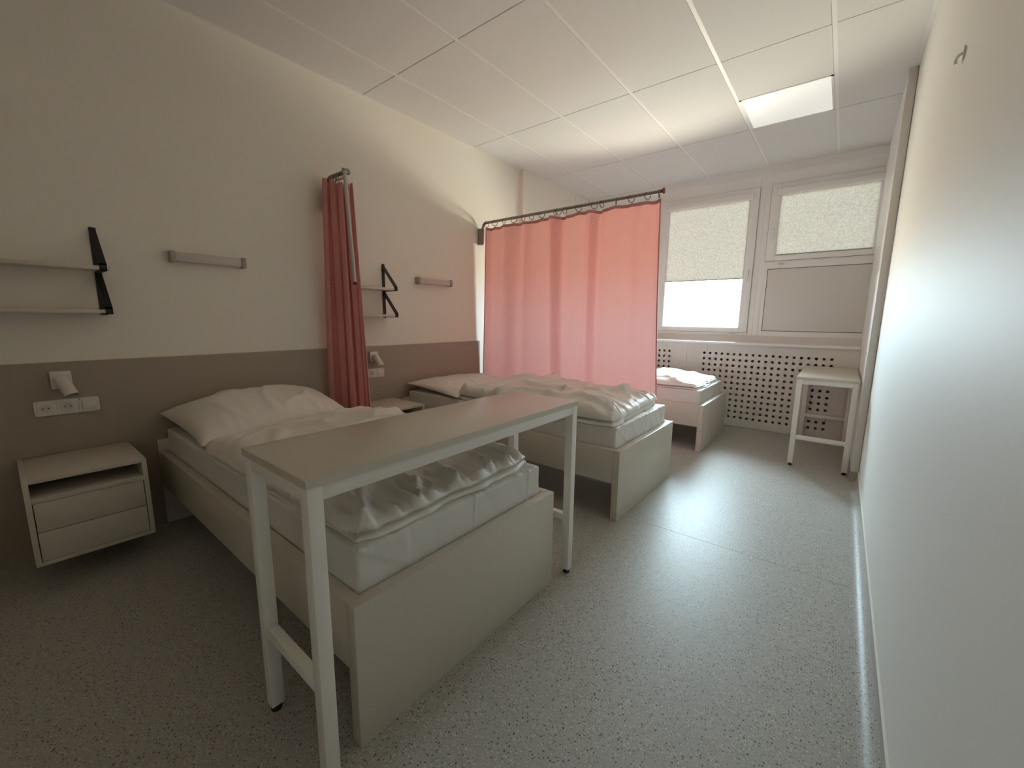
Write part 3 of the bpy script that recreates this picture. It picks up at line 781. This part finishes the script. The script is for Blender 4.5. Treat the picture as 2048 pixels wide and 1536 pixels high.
# near curtain, bunched against the wall
C1 = 1.625
rl = thing('curtain_rail', 'short curtain rail with its pale tube folded down over the bunched curtain', 'curtain rail', (0.0, C1, 1.96), 'swing-arm curtain rails')
B('wall_bracket', 'steel', rl, 0.0, 0.058, C1 - 0.012, C1 + 0.030, 1.965, 2.124, .003)
el1 = [(0.045, C1, 2.08), (0.045, C1, 2.14)] + [(0.045 + 0.05 * (1 - math.cos(a)), C1, 2.142 + 0.05 * math.sin(a)) for a in [math.pi / 2 * i / 8 for i in range(9)]]
MB().tube(el1 + [(0.285, C1, 2.192)], 0.0135, 14).build('rod', 'steel', rl, True)
kn = MB().tube([(0.294, C1 - .022, 2.192), (0.294, C1 + .022, 2.192)], 0.018, 16); kn.tube([(0.278, C1, 2.192), (0.312, C1, 2.192)], .0165, 14); kn.build('hinge', 'steel', rl, True)
tb = MB().tube([(0.302, C1 - .014, 2.188), (0.318, C1 - .018, 2.05), (0.384, C1 - .026, 1.452)], [0.0125, .0125, .0125], 16).build('drop_tube', 'tube', rl, True)
MB().tube([(0.3840, C1 - .026, 1.452), (0.3851, C1 - .0262, 1.442), (0.3858, C1 - .0263, 1.436)], [.0135, .0135, .010], 14).build('end_cap', 'redcap', rl, True)
seat(rl)
c2 = thing('curtain', 'salmon pink curtain bunched up against the wall', 'curtain', (0.2, C1, 0.16), 'salmon pink curtains')
nu2, nv2 = 300, 60; V = []
NF = 4.5
def c1pt(s, k):
    """plan path of the gathered cloth, from the wall side to the free edge; k = 0 at the rod, 1 at the hem"""
    ax, ay = 0.085 - 0.045 * k, 1.590 - 0.020 * k; bx, by = 0.238 + 0.145 * k, 1.712
    L = math.hypot(bx - ax, by - ay); tx, ty = (bx - ax) / L, (by - ay) / L; nx, ny = ty, -tx
    q = s + 0.035 * math.sin(2 * math.pi * s + 1.0)
    ph = q * NF * 2 * math.pi + 0.7 * math.sin(2.2 * k + s * 6)
    amp = 0.056 * (0.66 + .34 * math.sin(s * 11 + .5 + 1.5 * k))
    sh = 2 * abs(math.sin(ph / 2)) ** .65 - 1
    d = amp * sh; along = 0.012 * math.sin(2 * ph) * (1 if .03 < s < .97 else 0)
    return ax + tx * (L * s + along) + nx * d, min(1.732, max(1.506, ay + ty * (L * s + along) + ny * d))
for i in range(nu2):
    s = i / (nu2 - 1)
    for j in range(nv2):
        k = 1 - j / (nv2 - 1); x, y = c1pt(s, k); zt = 2.160 - 0.025 * s + 0.006 * math.sin(s * NF * 2 * math.pi)
        V.append((x, y, 0.16 + (zt - 0.16) * (1 - k)))
grid_mesh('cloth', V, nu2, nv2, 'curtain', c2)
qa = []
for j in range(60):
    k = 1 - j / 59; x, y = c1pt(1.0, k); qa.append((x, y, 0.16 + 1.985 * (1 - k)))
band('side_hem', qa, [(p[0] - .010, p[1], p[2]) for p in qa], c2)
for i in range(10):
    x = 0.10 + 0.014 * i
    MB().torus((x, C1, 2.178), 0.0235, 0.0022, (1.0, random.uniform(-.5, .5), 0), 20, 6).build('ring', 'steel', c2, True)
seat(c2)

# ------------------------------------------------------------------ small hook high on the right wall
hk = thing('wall_hook', 'small chrome hook high on the plain right-hand wall', 'hook', (W, 2.06, 2.07))
B('plate', 'white', hk, W - 0.004, W, 2.045, 2.075, 2.050, 2.095, .0015)
MB().tube([(W - .003, 2.06, 2.078), (W - .013, 2.06, 2.074), (W - .018, 2.06, 2.062), (W - .017, 2.06, 2.048)], [.005, .005, .005, .006], 12).build('peg', 'chrome', hk, True)
seat(hk)
